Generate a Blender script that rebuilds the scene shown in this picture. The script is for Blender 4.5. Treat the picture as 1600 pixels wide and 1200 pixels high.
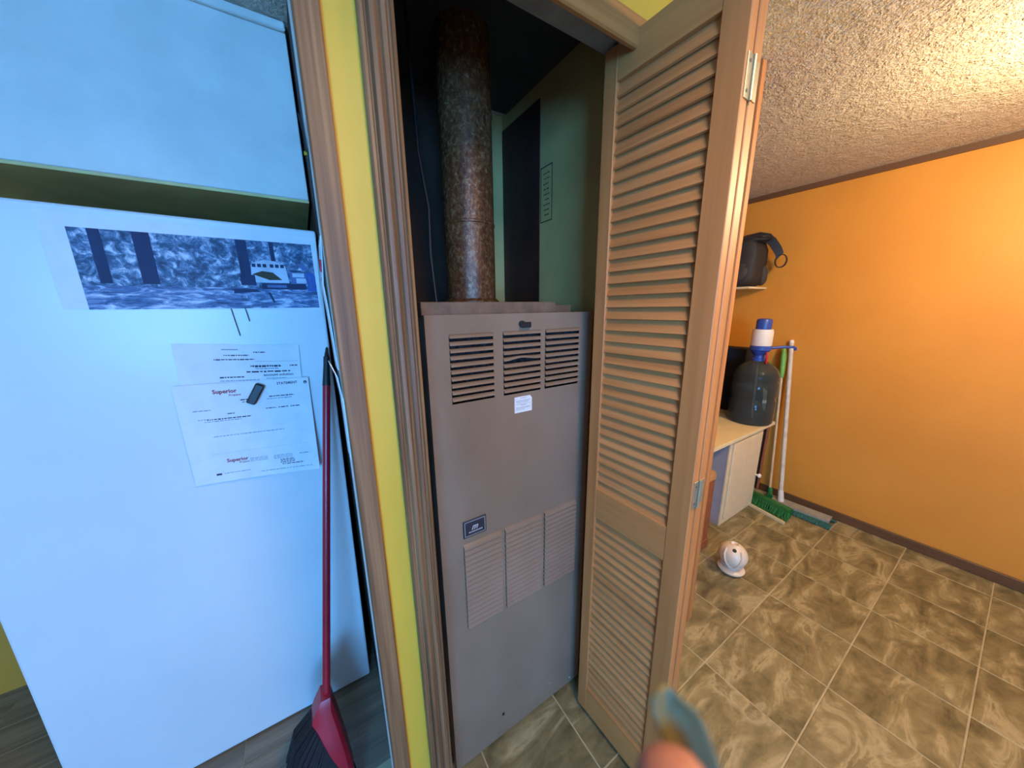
import bpy, bmesh, math, random
from mathutils import Vector, Matrix
random.seed(7)
R = math.radians
for o in list(bpy.data.objects): bpy.data.objects.remove(o)
S = bpy.context.scene
C = S.collection

# ------------------------------------------------------------------ camera
EYE = Vector((0, 0, 1.45))
cx_ = Vector((0.8463, -0.5325, -0.0134)); cd_ = Vector((-0.1318, -0.1847, -0.9739))
cd_ = (cd_ - cx_*cd_.dot(cx_)).normalized(); cx_.normalize(); cf_ = cx_.cross(cd_)
cam_d = bpy.data.cameras.new('camera'); cam = bpy.data.objects.new('camera', cam_d); C.objects.link(cam)
m = Matrix.Identity(4)
for i in range(3):
    m[i][0] = cx_[i]; m[i][1] = -cd_[i]; m[i][2] = -cf_[i]; m[i][3] = EYE[i]
cam.matrix_world = m
cam_d.sensor_width = 36; cam_d.sensor_fit = 'HORIZONTAL'; cam_d.lens = 509/1600*36
cam_d.clip_start = 0.005
cam_d.dof.use_dof = True; cam_d.dof.focus_distance = 1.0; cam_d.dof.aperture_fstop = 4.6
S.camera = cam

# ------------------------------------------------------------------ world, lights, exposure
S.view_settings.view_transform = 'Standard'; S.view_settings.look = 'None'
S.view_settings.gamma = 1; S.view_settings.exposure = 0.0; S.view_settings.use_curve_mapping = False
W = bpy.data.worlds.new('world'); S.world = W; W.use_nodes = True
W.node_tree.nodes['Background'].inputs[0].default_value = (0.5, 0.68, 1.0, 1)
W.node_tree.nodes['Background'].inputs[1].default_value = 0.6

def area(name, loc, target, sx, sy, power, col):
    d = bpy.data.lights.new(name, 'AREA'); d.shape = 'RECTANGLE'; d.size = sx; d.size_y = sy
    d.energy = power; d.color = col
    o = bpy.data.objects.new(name, d); C.objects.link(o); o.location = loc
    o.rotation_euler = (Vector(target)-Vector(loc)).to_track_quat('-Z', 'Y').to_euler(); return o
area('window_daylight', (-1.05, -2.56, 1.40), (0.0, 1.0, 0.30), 1.00, 1.15, 180, (0.10, 0.42, 1.0))
def point(name, loc, power, col, r):
    d = bpy.data.lights.new(name, 'POINT'); d.energy = power; d.color = col; d.shadow_soft_size = r
    o = bpy.data.objects.new(name, d); C.objects.link(o); o.location = loc; return o
point('laundry_lamp_light', (1.95, -0.15, 1.98), 58, (1.0, 0.74, 0.42), 0.07)
d_ = area('hall_ceiling_light', (0.36, -0.34, 2.19), (0.36, -0.339, 0.0), 0.30, 0.30, 17, (1.0, 0.68, 0.37)); d_.data.shape = 'DISK'; d_.data.spread = R(160)

# ------------------------------------------------------------------ materials
def lin(c): return tuple((x/255/12.92 if x/255 <= .04045 else ((x/255+.055)/1.055)**2.4) for x in c)+(1,)
class N:
    def __init__(s, name):
        s.m = bpy.data.materials.new(name); s.m.use_nodes = True; s.t = s.m.node_tree
        s.b = s.t.nodes['Principled BSDF']
    def n(s, typ, **kw):
        x = s.t.nodes.new(typ)
        for k, v in kw.items():
            if k in x.inputs.keys() if isinstance(k, str) else False: x.inputs[k].default_value = v
            else: setattr(x, k, v)
        return x
    def l(s, a, b): s.t.links.new(a, b)
    def coord(s, scale=(1, 1, 1), rot=(0, 0, 0), world=False, rand=0):
        src = s.n('ShaderNodeNewGeometry').outputs['Position'] if world else s.n('ShaderNodeTexCoord').outputs['Object']
        mp = s.n('ShaderNodeMapping'); mp.inputs['Scale'].default_value = scale; mp.inputs['Rotation'].default_value = rot
        if rand:
            oi = s.n('ShaderNodeObjectInfo'); mu = s.n('ShaderNodeVectorMath', operation='SCALE')
            cmb = s.n('ShaderNodeCombineXYZ'); s.l(oi.outputs['Random'], cmb.inputs[0]); s.l(oi.outputs['Random'], cmb.inputs[1]); s.l(oi.outputs['Random'], cmb.inputs[2])
            s.l(cmb.outputs[0], mu.inputs[0]); mu.inputs['Scale'].default_value = rand
            ad = s.n('ShaderNodeVectorMath', operation='ADD'); s.l(src, ad.inputs[0]); s.l(mu.outputs[0], ad.inputs[1]); src = ad.outputs[0]
        s.l(src, mp.inputs['Vector']); return mp.outputs[0]
    def noise(s, vec, scale, detail=4, rough=.55, dist=0):
        x = s.n('ShaderNodeTexNoise'); s.l(vec, x.inputs['Vector']); x.inputs['Scale'].default_value = scale
        x.inputs['Detail'].default_value = detail; x.inputs['Roughness'].default_value = rough; x.inputs['Distortion'].default_value = dist
        return x.outputs['Fac']
    def ramp(s, fac, stops):
        x = s.n('ShaderNodeValToRGB'); e = x.color_ramp.elements
        while len(e) < len(stops): e.new(.5)
        for i, (p, c) in enumerate(stops): e[i].position = p; e[i].color = lin(c) if len(c) == 3 else c
        s.l(fac, x.inputs[0]); return x.outputs[0]
    def mix(s, fac, a, b):
        x = s.n('ShaderNodeMix', data_type='RGBA')
        s.l(fac, x.inputs[0]) if not isinstance(fac, float) else setattr(x.inputs[0], 'default_value', fac)
        for v, k in ((a, 6), (b, 7)):
            if isinstance(v, tuple): x.inputs[k].default_value = lin(v)
            else: s.l(v, x.inputs[k])
        return x.outputs[2]
    def bump(s, h, st, dist=.002):
        x = s.n('ShaderNodeBump'); x.inputs['Strength'].default_value = st; x.inputs['Distance'].default_value = dist
        s.l(h, x.inputs['Height']); s.l(x.outputs[0], s.b.inputs['Normal'])
    def col(s, c):
        if isinstance(c, tuple): s.b.inputs['Base Color'].default_value = lin(c)
        else: s.l(c, s.b.inputs['Base Color'])
    def fin(s, rough=.5, metal=0, spec=.5):
        s.b.inputs['Roughness'].default_value = rough; s.b.inputs['Metallic'].default_value = metal
        s.b.inputs['Specular IOR Level'].default_value = spec; return s.m
def plain(name, c, rough=.5, metal=0, var=.12, sc=9, spec=.5, bump=0):
    k = N(name); v = k.coord(); f = k.noise(v, sc, 5)
    d = tuple(max(0, x*(1-var)) for x in c); h = tuple(min(255, x*(1+var*.5)) for x in c)
    k.col(k.ramp(f, [(.3, d), (.7, h)]))
    if bump: k.bump(k.noise(v, sc*12, 3), bump, .001)
    return k.fin(rough, metal, spec)
def wood(name, dark, mid, light, axis='z', rough=.45, fine=55, streak=.5, rand=0):
    k = N(name); al = 1.2
    def scl(a, al): return {'x': (al, a, a), 'y': (a, al, a), 'z': (a, a, al)}[axis]
    v = k.coord(scl(fine, 1.6), rand=rand); f = k.noise(v, 1, 5, .6)
    v2 = k.coord(scl(14, .8), rand=rand); g = k.noise(v2, 1, 3, .5, .6)
    c1 = k.ramp(f, [(.28, dark), (.5, mid), (.72, light)])
    c2 = k.ramp(g, [(.3, mid), (.6, light)])
    k.col(k.mix(1-streak, c1, c2)); k.bump(f, .25, .0006)
    return k.fin(rough)
M = {}
M['oak_casing'] = wood('oak_casing_wood', (40, 25, 15), (108, 76, 48), (152, 116, 80), 'z', .5, 95, .8)
M['oak_header'] = wood('oak_header_wood', (110, 66, 32), (166, 104, 50), (190, 128, 68), 'x', .45, 70, .6)
M['oak_door'] = wood('oak_door_wood', (138, 82, 42), (182, 114, 60), (202, 134, 76), 'z', .5, 55, .45)
M['oak_slat'] = wood('oak_slat_wood', (128, 76, 40), (188, 122, 68), (210, 144, 86), 'x', .5, 60, .5, rand=9)
M['oak_rail'] = wood('oak_rail_wood', (146, 88, 46), (186, 120, 64), (204, 140, 80), 'x', .45, 40, .35)
M['dark_trim'] = wood('dark_trim_wood', (66, 44, 28), (98, 66, 40), (118, 82, 52), 'y', .5, 60, .5)
k = N('yellow_wall_paint'); v = k.coord(); k.col(k.ramp(k.noise(v, 3, 4), [(.3, (192, 156, 48)), (.7, (202, 166, 56))])); k.bump(k.noise(v, 160, 3), .12, .001); M['yellow'] = k.fin(.5)
k = N('orange_wall_paint'); v = k.coord(); k.col(k.ramp(k.noise(v, 2, 4), [(.3, (214, 140, 46)), (.7, (224, 150, 54))])); k.bump(k.noise(v, 140, 3), .15, .001); M['orange'] = k.fin(.55)
M['white_wall'] = plain('white_wall_paint', (208, 206, 198), .7, var=.05, bump=.2)
M['green'] = plain('green_closet_paint', (196, 170, 104), .6, var=.1, sc=4)
M['brown_strip'] = plain('brown_closet_strip', (62, 34, 24), .6, var=.2)
M['closet_shade'] = plain('brown_closet_shade', (66, 46, 32), .8, var=.25, sc=5)  # dark brown holds the shade of the closet and the fridge gap
k = N('stippled_ceiling'); v = k.coord((1, 1, 1)); n1 = k.noise(v, 75, 3, .6, 1.2); n2 = k.noise(v, 26, 3, .5, .8)
mm = k.n('ShaderNodeMath', operation='ADD'); k.l(n1, mm.inputs[0]); k.l(n2, mm.inputs[1])
k.col(k.ramp(n2, [(.3, (196, 184, 164)), (.7, (216, 204, 184))])); k.bump(mm.outputs[0], 1.0, .014); M['ceiling'] = k.fin(.8)
k = N('slate_look_tile'); v = k.coord((1.0, 1.0, 1), world=True, rand=13, rot=(0, 0, .5)); w = k.noise(v, 3.2, 2, .5)
v2 = k.coord((2.2, 6.0, 1), rot=(0, 0, .7), world=True, rand=17); f = k.noise(v2, 1.5, 6, .6, 1.4)
g = k.noise(v, 16, 6, .7, .8)
c1 = k.ramp(f, [(.30, (70, 64, 42)), (.42, (112, 102, 70)), (.54, (146, 132, 94)), (.62, (190, 174, 134)), (.68, (134, 120, 84))])
c2 = k.ramp(g, [(.35, (80, 72, 48)), (.65, (158, 142, 102))])
k.col(k.mix(.35, c1, c2)); k.bump(f, .4, .003); M['tile'] = k.fin(.36)
M['grout'] = plain('tan_grout', (178, 164, 130), .8)
k = N('grey_brown_plank'); v = k.coord((1.3, 22, 1), world=True, rand=9); f = k.noise(v, 1.5, 6, .65, .4)
k.col(k.ramp(f, [(.25, (92, 78, 62)), (.5, (132, 114, 92)), (.75, (160, 140, 114))])); k.bump(f, .15, .001); M['plank'] = k.fin(.38)
k = N('white_fridge_enamel'); v = k.coord(); k.col(k.ramp(k.noise(v, 2.2, 3), [(.3, (214, 218, 220)), (.7, (226, 229, 230))])); k.bump(k.noise(v, 2.5, 2), .12, .02); M['fridge'] = k.fin(.34)
M['cabinet_white'] = plain('white_cabinet_laminate', (220, 222, 214), .45, var=.04)
M['olive'] = plain('olive_cabinet_underside', (206, 186, 118), .45, var=.1)
k = N('taupe_furnace_enamel'); v = k.coord((1, 1, .6)); k.col(k.ramp(k.noise(v, 5, 5, .6), [(.3, (128, 104, 84)), (.7, (144, 120, 100))]))
k.bump(k.noise(v, 3.5, 2), .1, .02); M['furnace'] = k.fin(.36)
M['furnace_edge'] = plain('worn_furnace_edge', (118, 92, 72), .5, var=.18, sc=30)
k = N('dusty_black_filter'); v = k.coord(); k.col(k.ramp(k.noise(v, 90, 5, .7), [(.45, (12, 12, 14)), (.7, (66, 66, 70)), (.85, (120, 120, 122))])); M['filter'] = k.fin(.9)
k = N('rusty_vent_pipe'); v = k.coord((1, 1, .8)); f = k.noise(v, 95, 6, .75, .5); g = k.noise(v, 14, 4, .6)
a_ = k.ramp(f, [(.38, (52, 32, 20)), (.5, (116, 68, 38)), (.6, (158, 122, 86)), (.72, (214, 198, 168))])
b_ = k.ramp(g, [(.35, (80, 46, 28)), (.65, (126, 80, 46))])
k.col(k.mix(.5, a_, b_)); k.l(k.ramp(f, [(.45, (140, 140, 140)), (.6, (70, 70, 70))]), k.b.inputs['Roughness']); k.bump(f, .5, .003); M['pipe'] = k.fin(.36, .25)
for n_, c_, r_, me in [('black', (22, 22, 24), .6, 0), ('black_plastic', (34, 35, 38), .4, 0), ('plate', (44, 46, 58), .35, 0), ('silver', (190, 190, 190), .35, .3),
                      ('brass', (186, 178, 150), .4, .7), ('steel', (120, 128, 122), .35, .8), ('paper', (232, 234, 236), .8, 0), ('paper_back', (200, 204, 210), .8, 0),
                      ('ink', (62, 72, 92), .8, 0), ('ink_light', (150, 160, 180), .8, 0), ('ink_red', (150, 44, 70), .8, 0), ('red_plastic', (168, 28, 44), .3, 0),
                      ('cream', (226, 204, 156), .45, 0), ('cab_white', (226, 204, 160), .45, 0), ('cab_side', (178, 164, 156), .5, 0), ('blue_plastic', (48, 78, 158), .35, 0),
                      ('label_white', (232, 222, 206), .5, 0), ('green_plastic', (34, 112, 52), .4, 0), ('green_light', (120, 176, 70), .4, 0), ('teal_bristle', (40, 96, 84), .7, 0),
                      ('mop_grey', (150, 146, 136), .9, 0), ('pole_white', (224, 206, 180), .35, 0), ('pole_tan', (214, 180, 130), .4, 0), ('ceramic', (228, 208, 180), .22, 0),
                      ('strap', (28, 27, 30), .5, 0), ('bag', (44, 38, 34), .7, 0), ('bag_panel', (62, 54, 44), .7, 0), ('red', (190, 30, 44), .4, 0),
                      ('bin', (150, 84, 50), .5, 0), ('bin_lid', (196, 140, 84), .45, 0), ('nail', (96, 88, 54), .55, 0), ('label_ink', (36, 30, 24), .8, 0),
                      ('pic_dark', (28, 44, 84), .7, 0), ('pic_mid', (84, 108, 156), .7, 0), ('pic_light', (196, 208, 224), .7, 0), ('pic_brown', (64, 56, 34), .7, 0), ('pic_blue', (58, 92, 170), .7, 0),
                      ('yellow_plastic', (200, 180, 40), .4, 0), ('fabric_black', (26, 26, 30), .85, 0), ('wire', (70, 70, 60), .6, 0), ('track', (150, 156, 160), .5, .1), ('shade_grey', (56, 56, 62), .7, 0)]:
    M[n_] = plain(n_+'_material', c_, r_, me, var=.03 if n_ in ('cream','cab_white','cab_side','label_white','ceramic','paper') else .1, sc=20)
k = N('skin'); v = k.coord(); k.col(k.ramp(k.noise(v, 60, 3), [(.3, (146, 94, 84)), (.7, (158, 106, 94))])); M['skin'] = k.fin(.5)
k.b.inputs['Subsurface Weight'].default_value = .15; k.b.inputs['Subsurface Radius'].default_value = (.006, .003, .002)
k = N('blotchy_woodland_print'); v = k.coord((1, 1, 1)); f = k.noise(v, 42, 6, .7, .5)
k.col(k.ramp(f, [(.36, (26, 44, 78)), (.47, (52, 84, 116)), (.55, (110, 134, 168)), (.64, (206, 216, 228))])); M['print_trees'] = k.fin(.6)
k = N('rocky_shore_print'); v = k.coord((.5, 1, 2.2)); f = k.noise(v, 40, 6, .7, .8)
k.col(k.ramp(f, [(.36, (36, 56, 96)), (.48, (78, 106, 150)), (.57, (150, 168, 200)), (.66, (214, 222, 234))])); M['print_rocks'] = k.fin(.6)
k = N('smoky_clear_plastic'); k.col((150, 158, 154)); k.b.inputs['Transmission Weight'].default_value = .9; k.b.inputs['IOR'].default_value = 1.2; M['bottle'] = k.fin(.06)
k = N('glass_pane'); k.col((235, 240, 245)); k.b.inputs['Transmission Weight'].default_value = 1; k.b.inputs['IOR'].default_value = 1.01; M['glass'] = k.fin(.02)

# ------------------------------------------------------------------ mesh helpers
class MB:
    def __init__(s): s.v = []; s.f = []; s.mi = []; s.mats = []; s.sm = False
    def _m(s, mat):
        if mat not in s.mats: s.mats.append(mat)
        return s.mats.index(mat)
    def add(s, vs, fs, mat=None):
        o = len(s.v); s.v += [Vector(p) for p in vs]; i = s._m(mat) if mat else 0
        for f in fs: s.f.append([o+j for j in f]); s.mi.append(i)
        return s
    def box(s, x0, x1, y0, y1, z0, z1, mat=None, c=0.0):
        if c <= 0:
            vs = [(x, y, z) for z in (z0, z1) for y in (y0, y1) for x in (x0, x1)]
            return s.add(vs, [(0, 2, 3, 1), (4, 5, 7, 6), (0, 1, 5, 4), (2, 6, 7, 3), (0, 4, 6, 2), (1, 3, 7, 5)], mat)
        b = bmesh.new(); bmesh.ops.create_cube(b, size=1)
        for q in b.verts: q.co = Vector(((x0+x1)/2+q.co.x*(x1-x0), (y0+y1)/2+q.co.y*(y1-y0), (z0+z1)/2+q.co.z*(z1-z0)))
        bmesh.ops.bevel(b, geom=b.edges[:], offset=c, segments=2 if c > .004 else 1, affect='EDGES', profile=.5)
        b.verts.index_update(); s.add([q.co.copy() for q in b.verts], [[q.index for q in f.verts] for f in b.faces], mat); b.free(); return s
    def prism(s, pts, axis, a, b, mat=None):
        """extrude 2-D outline pts along axis from a to b (axis x: pts=(y,z); y: (x,z); z: (x,y))"""
        def P(p, t): return {'x': (t, p[0], p[1]), 'y': (p[0], t, p[1]), 'z': (p[0], p[1], t)}[axis]
        n = len(pts); vs = [P(p, a) for p in pts]+[P(p, b) for p in pts]
        return s.add(vs, [list(range(n))[::-1], list(range(n, 2*n))]+[(i, (i+1) % n, n+(i+1) % n, n+i) for i in range(n)], mat)
    def tube(s, path, r, n=12, mat=None, cap=True):
        path = [Vector(p) for p in path]; rs = r if isinstance(r, (list, tuple)) else [r]*len(path)
        vs = []; fs = []; prev = None
        for i, p in enumerate(path):
            t = (path[min(i+1, len(path)-1)]-path[max(i-1, 0)]).normalized()
            if prev is None: prev = t.orthogonal().normalized()
            prev = (prev-t*prev.dot(t)).normalized(); b = t.cross(prev)
            for j in range(n):
                a = 2*math.pi*j/n; vs.append(p+(prev*math.cos(a)+b*math.sin(a))*rs[i])
        for i in range(len(path)-1):
            for j in range(n): fs.append((i*n+j, i*n+(j+1) % n, (i+1)*n+(j+1) % n, (i+1)*n+j))
        if cap: fs += [list(range(n))[::-1], list(range((len(path)-1)*n, len(path)*n))]
        return s.add(vs, fs, mat)
    def lathe(s, prof, c=(0, 0, 0), n=32, mat=None, cap=True):
        vs = []; fs = []; k = len(prof)
        for r, z in prof:
            for j in range(n):
                a = 2*math.pi*j/n; vs.append((c[0]+r*math.cos(a), c[1]+r*math.sin(a), c[2]+z))
        for i in range(k-1):
            for j in range(n): fs.append((i*n+j, i*n+(j+1) % n, (i+1)*n+(j+1) % n, (i+1)*n+j))
        if cap: fs += [list(range(n))[::-1], list(range((k-1)*n, k*n))]
        return s.add(vs, fs, mat)
    def ribbon(s, pts, wv, th, mat=None):
        """strap along pts, half-width vector wv, thickness th"""
        pts = [Vector(p) for p in pts]; wv = Vector(wv); vs = []; fs = []
        for i, p in enumerate(pts):
            t = (pts[min(i+1, len(pts)-1)]-pts[max(i-1, 0)]).normalized(); nn = t.cross(wv).normalized()*th/2
            vs += [p-wv-nn, p+wv-nn, p+wv+nn, p-wv+nn]
        for i in range(len(pts)-1):
            for j in range(4): fs.append((i*4+j, i*4+(j+1) % 4, i*4+4+(j+1) % 4, i*4+4+j))
        fs += [(0, 1, 2, 3)[::-1], tuple(len(pts)*4-4+j for j in range(4))]
        return s.add(vs, fs, mat)
    def xf(s, mt):
        s.v = [mt @ p for p in s.v]; return s

def inv_of(parent):
    while parent is not None and parent.parent is not None and parent.get('_part'): parent = parent.parent
    return parent
def build(name, mb, mat, parent=None, local=False, smooth=False):
    vs = mb.v
    if parent is not None and not local:
        root = parent
        while root.parent: root = root.parent
        T = Matrix.Translation(root.location) @ root.rotation_euler.to_matrix().to_4x4(); Ti = T.inverted()
        vs = [Ti @ p for p in vs]
    me = bpy.data.meshes.new(name); me.from_pydata([tuple(p) for p in vs], [], mb.f)
    mats = mb.mats or [mat]
    for q in mats: me.materials.append(M[q] if isinstance(q, str) else q)
    for p, i in zip(me.polygons, mb.mi): p.material_index = i
    me.validate(); b = bmesh.new(); b.from_mesh(me); bmesh.ops.recalc_face_normals(b, faces=b.faces); b.to_mesh(me); b.free()
    if smooth:
        me.polygons.foreach_set('use_smooth', [True]*len(me.polygons))
        me.set_sharp_from_angle(angle=R(35))
    o = bpy.data.objects.new(name, me); C.objects.link(o)
    if parent is not None: o.parent = parent
    return o
def centre(o):
    """put a one-mesh thing's origin at its base centre"""
    me = o.data; xs = [v.co for v in me.vertices]
    c = Vector(((min(v.x for v in xs)+max(v.x for v in xs))/2, (min(v.y for v in xs)+max(v.y for v in xs))/2, min(v.z for v in xs)))
    me.transform(Matrix.Translation(-c)); o.location = c; return o
def empty(name, loc, rz=0, rot=None):
    o = bpy.data.objects.new(name, None); o.empty_display_size = .05; C.objects.link(o); o.location = loc
    o.rotation_euler = rot if rot else (0, 0, rz); return o
def tag(o, label, cat, group=None):
    o['label'] = label; o['category'] = cat
    if group: o['group'] = group
    return o
def struct(name, mb, mat, label=None, cat='structure', smooth=False):
    o = build(name, mb, mat, smooth=smooth); o['kind'] = 'structure'
    if label: o['label'] = label; o['category'] = cat
    return o
def share(o, name, loc, parent, rot=None):
    c = o.copy(); c.name = name; c.location = loc; c.parent = parent
    if rot: c.rotation_euler = rot
    C.objects.link(c); return c
def text_mb(txt, size, T, mat, mb=None, shear=0, bold=0.0, spacing=1.0, align='LEFT'):
    cu = bpy.data.curves.new('txt', 'FONT'); cu.body = txt; cu.size = size; cu.shear = shear; cu.offset = bold; cu.space_character = spacing; cu.align_x = align
    cu.resolution_u = 2
    o = bpy.data.objects.new('txt', cu); C.objects.link(o); bpy.context.view_layer.update()
    me = bpy.data.meshes.new_from_object(o.evaluated_get(bpy.context.evaluated_depsgraph_get()))
    mb = mb or MB(); mb.add([T @ v.co for v in me.vertices], [list(p.vertices) for p in me.polygons], mat)
    bpy.data.objects.remove(o); bpy.data.curves.remove(cu); bpy.data.meshes.remove(me); return mb

CEIL = 2.215
YF, YB = .58, .67
XR = 2.93
# ================================================================== SETTING
# ---- floor with tiles and planks
fl = struct('floor', MB().box(-2.5, XR+.1, -2.7, 2.0, -.06, -.0015), 'grout', 'tiled floor of the hall and laundry meeting wooden-look planks on the left', 'floor')
p_ = .305; g_ = .0024
def tile_mesh():
    a = p_-g_*2; c = .0015
    vs = [(0, 0, -.004), (a, 0, -.004), (a, a, -.004), (0, a, -.004), (0, 0, -c), (a, 0, -c), (a, a, -c), (0, a, -c), (c, c, 0), (a-c, c, 0), (a-c, a-c, 0), (c, a-c, 0)]
    fs = [(0, 1, 5, 4), (1, 2, 6, 5), (2, 3, 7, 6), (3, 0, 4, 7), (4, 5, 9, 8), (5, 6, 10, 9), (6, 7, 11, 10), (7, 4, 8, 11), (8, 9, 10, 11)]
    return MB().add(vs, fs)
first = None
for i in range(10):
    for j in range(-10, 5):
        x = .011+i*p_+g_; y = .48+j*p_+g_
        if i == 0 and j >= 1:
            build('tile', MB().box(.074, x+p_-2*g_, y, y+p_-2*g_, -.004, 0), 'tile', fl); continue
        if first is None: first = build('tile', tile_mesh(), 'tile', fl); first.location = (x, y, 0)
        else: share(first, 'tile', (x, y, 0), fl)
def plank_mesh():
    L = 1.2; w = .118; c = .0012
    vs = [(0, 0, -.004), (L, 0, -.004), (L, w, -.004), (0, w, -.004), (c, c, 0), (L-c, c, 0), (L-c, w-c, 0), (c, w-c, 0)]
    return MB().add(vs, [(0, 1, 5, 4), (1, 2, 6, 5), (2, 3, 7, 6), (3, 0, 4, 7), (4, 5, 6, 7)])
first = None
for j in range(38):
    y = -2.6+j*.12
    off = (.0, .43, .81)[j % 3]
    edge = .070 if y > .78 else .009
    x = edge-off
    for q in range(3):
        xx = x-1.2*(q)-1.2+ (0 if q or True else 0)
        if xx < -3.4: continue
        if first is None: first = build('plank', plank_mesh(), 'plank', fl); first.location = (xx, y, 0)
        else: share(first, 'plank', (xx, y, 0), fl)
    # short piece closing the row at the closet line
    if off:
        s = build('plank', MB().box(x+.001, edge, y, y+.118, -.004, 0), 'plank', fl)
struct('ceiling_closet_shade', MB().box(.1005, .7995, YB+.0005, 1.2995, CEIL-.004, CEIL-.0005), 'shade_grey', 'added dark grey panel carrying the shade of the furnace closet ceiling', 'ceiling')  # added panel, closet ceiling shade is in its grey
struct('ceiling', MB().box(-2.5, XR+.1, -2.7, 2.0, CEIL, CEIL+.06), 'ceiling', 'stippled off-white ceiling', 'ceiling')
# ---- outer walls
struct('wall_right', MB().box(XR, XR+.1, -2.7, 2.0, 0, CEIL), 'orange', 'orange painted wall of the laundry nook', 'wall')
struct('wall_back', MB().box(-2.5, XR, 1.9, 2.0, 0, CEIL), 'orange', 'orange wall at the far end behind the cabinet', 'wall')
struct('wall_front', MB().box(-2.5, -1.6, -2.7, -2.6, 0, CEIL).box(-.5, XR, -2.7, -2.6, 0, CEIL).box(-1.6, -.5, -2.7, -2.6, 0, .8).box(-1.6, -.5, -2.7, -2.6, 2.0, CEIL), 'white_wall', 'plain pale wall behind the viewer', 'wall')
wx0, wx1, wz0, wz1 = -1.60, -.50, .80, 2.00
struct('wall_left', MB().box(-2.5, -2.4, -2.6, 1.9, 0, CEIL), 'white_wall', 'pale kitchen wall at the far left', 'wall')
wn = empty('window_1', ((wx0+wx1)/2, -2.65, wz0)); wn['kind'] = 'structure'
build('window_frame', MB().box(wx0, wx0+.05, -2.68, -2.62, wz0, wz1).box(wx1-.05, wx1, -2.68, -2.62, wz0, wz1).box(wx0+.05, wx1-.05, -2.68, -2.62, wz0, wz0+.05).box(wx0+.05, wx1-.05, -2.68, -2.62, wz1-.05, wz1), 'cabinet_white', wn)
build('window_pane', MB().box(wx0+.05, wx1-.05, -2.652, -2.648, wz0+.05, wz1-.05), 'glass', wn)
# ---- closet walls
OX0, OX1, OZ = .165, .778, 2.048
struct('wall_closet_face', MB().box(.046, OX0, YF, YB, 0, CEIL).box(OX1, .90, YF, YB, 0, CEIL).box(OX0, OX1, YF, YB, OZ, CEIL), 'yellow', 'yellow painted wall around the furnace closet opening', 'wall')
struct('wall_hall', MB().box(.90, 1.36, .634, .70, 0, CEIL), 'yellow', 'yellow wall right of the furnace closet', 'wall')
struct('wall_closet_left', MB().box(.070, .10, YB, 1.9, 0, CEIL), 'closet_shade', 'side wall of the furnace closet, shade put into its dark brown', 'wall')  # wall coloured dark for the shaded gap beside the fridge
struct('wall_closet_right', MB().box(.80, .88, .70, 1.33, 0, CEIL), 'green', 'dull green side wall inside the furnace closet', 'wall')
struct('wall_closet_back', MB().box(.10, .88, 1.33, 1.40, 0, CEIL), 'green', 'green back wall inside the furnace closet', 'wall')
struct('wall_closet_strip', MB().box(.796, .7995, 1.067, 1.325, 1.2, 2.16), 'brown_strip', 'dark reddish brown strip on the closet side wall', 'board')  # thin reddish brown strip over part of the green wall
struct('wall_closet_shade_sheet', MB().box(.10, .728, 1.300, 1.3295, 0.02, CEIL), 'closet_shade', 'dark brown sheet standing in for shade at the back left of the closet', 'board')  # covers the green back wall, shade around the pipe painted as brown
struct('trim_1', MB().box(XR-.014, XR-.0005, -2.6, 1.9, CEIL-.032, CEIL-.0005), 'dark_trim', 'brown strip along the top of the orange wall', 'trim')
struct('baseboard_right', MB().box(XR-.014, XR-.0005, -2.6, 1.9, 0.001, .062, c=.003), 'dark_trim', 'dark brown baseboard under the orange wall', 'baseboard')
# ---- casings
def flute(x0, x1, y, z0, z1, mb):
    w = x1-x0
    prof = [(0, .0), (0, .008), (.06, .011), (.14, .011), (.18, .007), (.23, .007), (.30, .013), (.42, .014), (.50, .010), (.56, .009), (.62, .013), (.74, .014), (.80, .009), (.86, .009), (.90, .012), (1, .010), (1, 0)]
    return mb.prism([(x0+a*w, y-b) for a, b in prof], 'z', z0, z1)
struct('trim_2', flute(.117, .167, YF, .001, OZ, MB()), 'oak_casing', 'grooved oak casing on the left of the furnace closet opening', 'casing')
struct('trim_3', MB().box(OX1-.002, OX1+.05, YF-.013, YF, .001, OZ, c=.002), 'oak_casing', 'oak casing behind the louvred door', 'casing')
struct('trim_4', MB().box(.1675, OX1-.003, YF-.014, YF-.0002, 1.990, OZ+.001, c=.003).box(.117, .1674, YF-.0142, YF-.0002, OZ+.0002, OZ+.001), 'oak_header', 'orange-brown oak casing over the furnace closet opening', 'casing')
struct('trim_5', MB().box(.0385, .072, YF-.012, YF-.0003, .001, CEIL-.001, c=.0025), 'oak_casing', 'flat oak corner strip at the left end of the yellow wall', 'casing')
struct('trim_6', MB().box(.0385, .0455, YF, YF+.045, .001, CEIL-.001), 'cabinet_white', 'thin white edge of the wall beside the oak corner strip', 'trim')
struct('trim_7', MB().box(1.346, 1.374, .620, .6335, .001, CEIL-.001, c=.002).box(1.3605, 1.374, .634, .70, .001, CEIL-.001), 'oak_door', 'narrow oak corner strip behind the louvred door', 'casing')
struct('trim_8', MB().box(OX0+.003, OX1-.003, .608, .672, OZ-.010, OZ-.0005).box(OX0+.003, OX1-.003, .604, .608, OZ-.016, OZ-.0005), 'track', 'grey head track of the folding door', 'track')
struct('trim_9', MB().box(OX0-.0002, OX0+.0025, YF, YB, .001, OZ-.012), 'oak_casing', 'left jamb of the closet opening', 'jamb')

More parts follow.
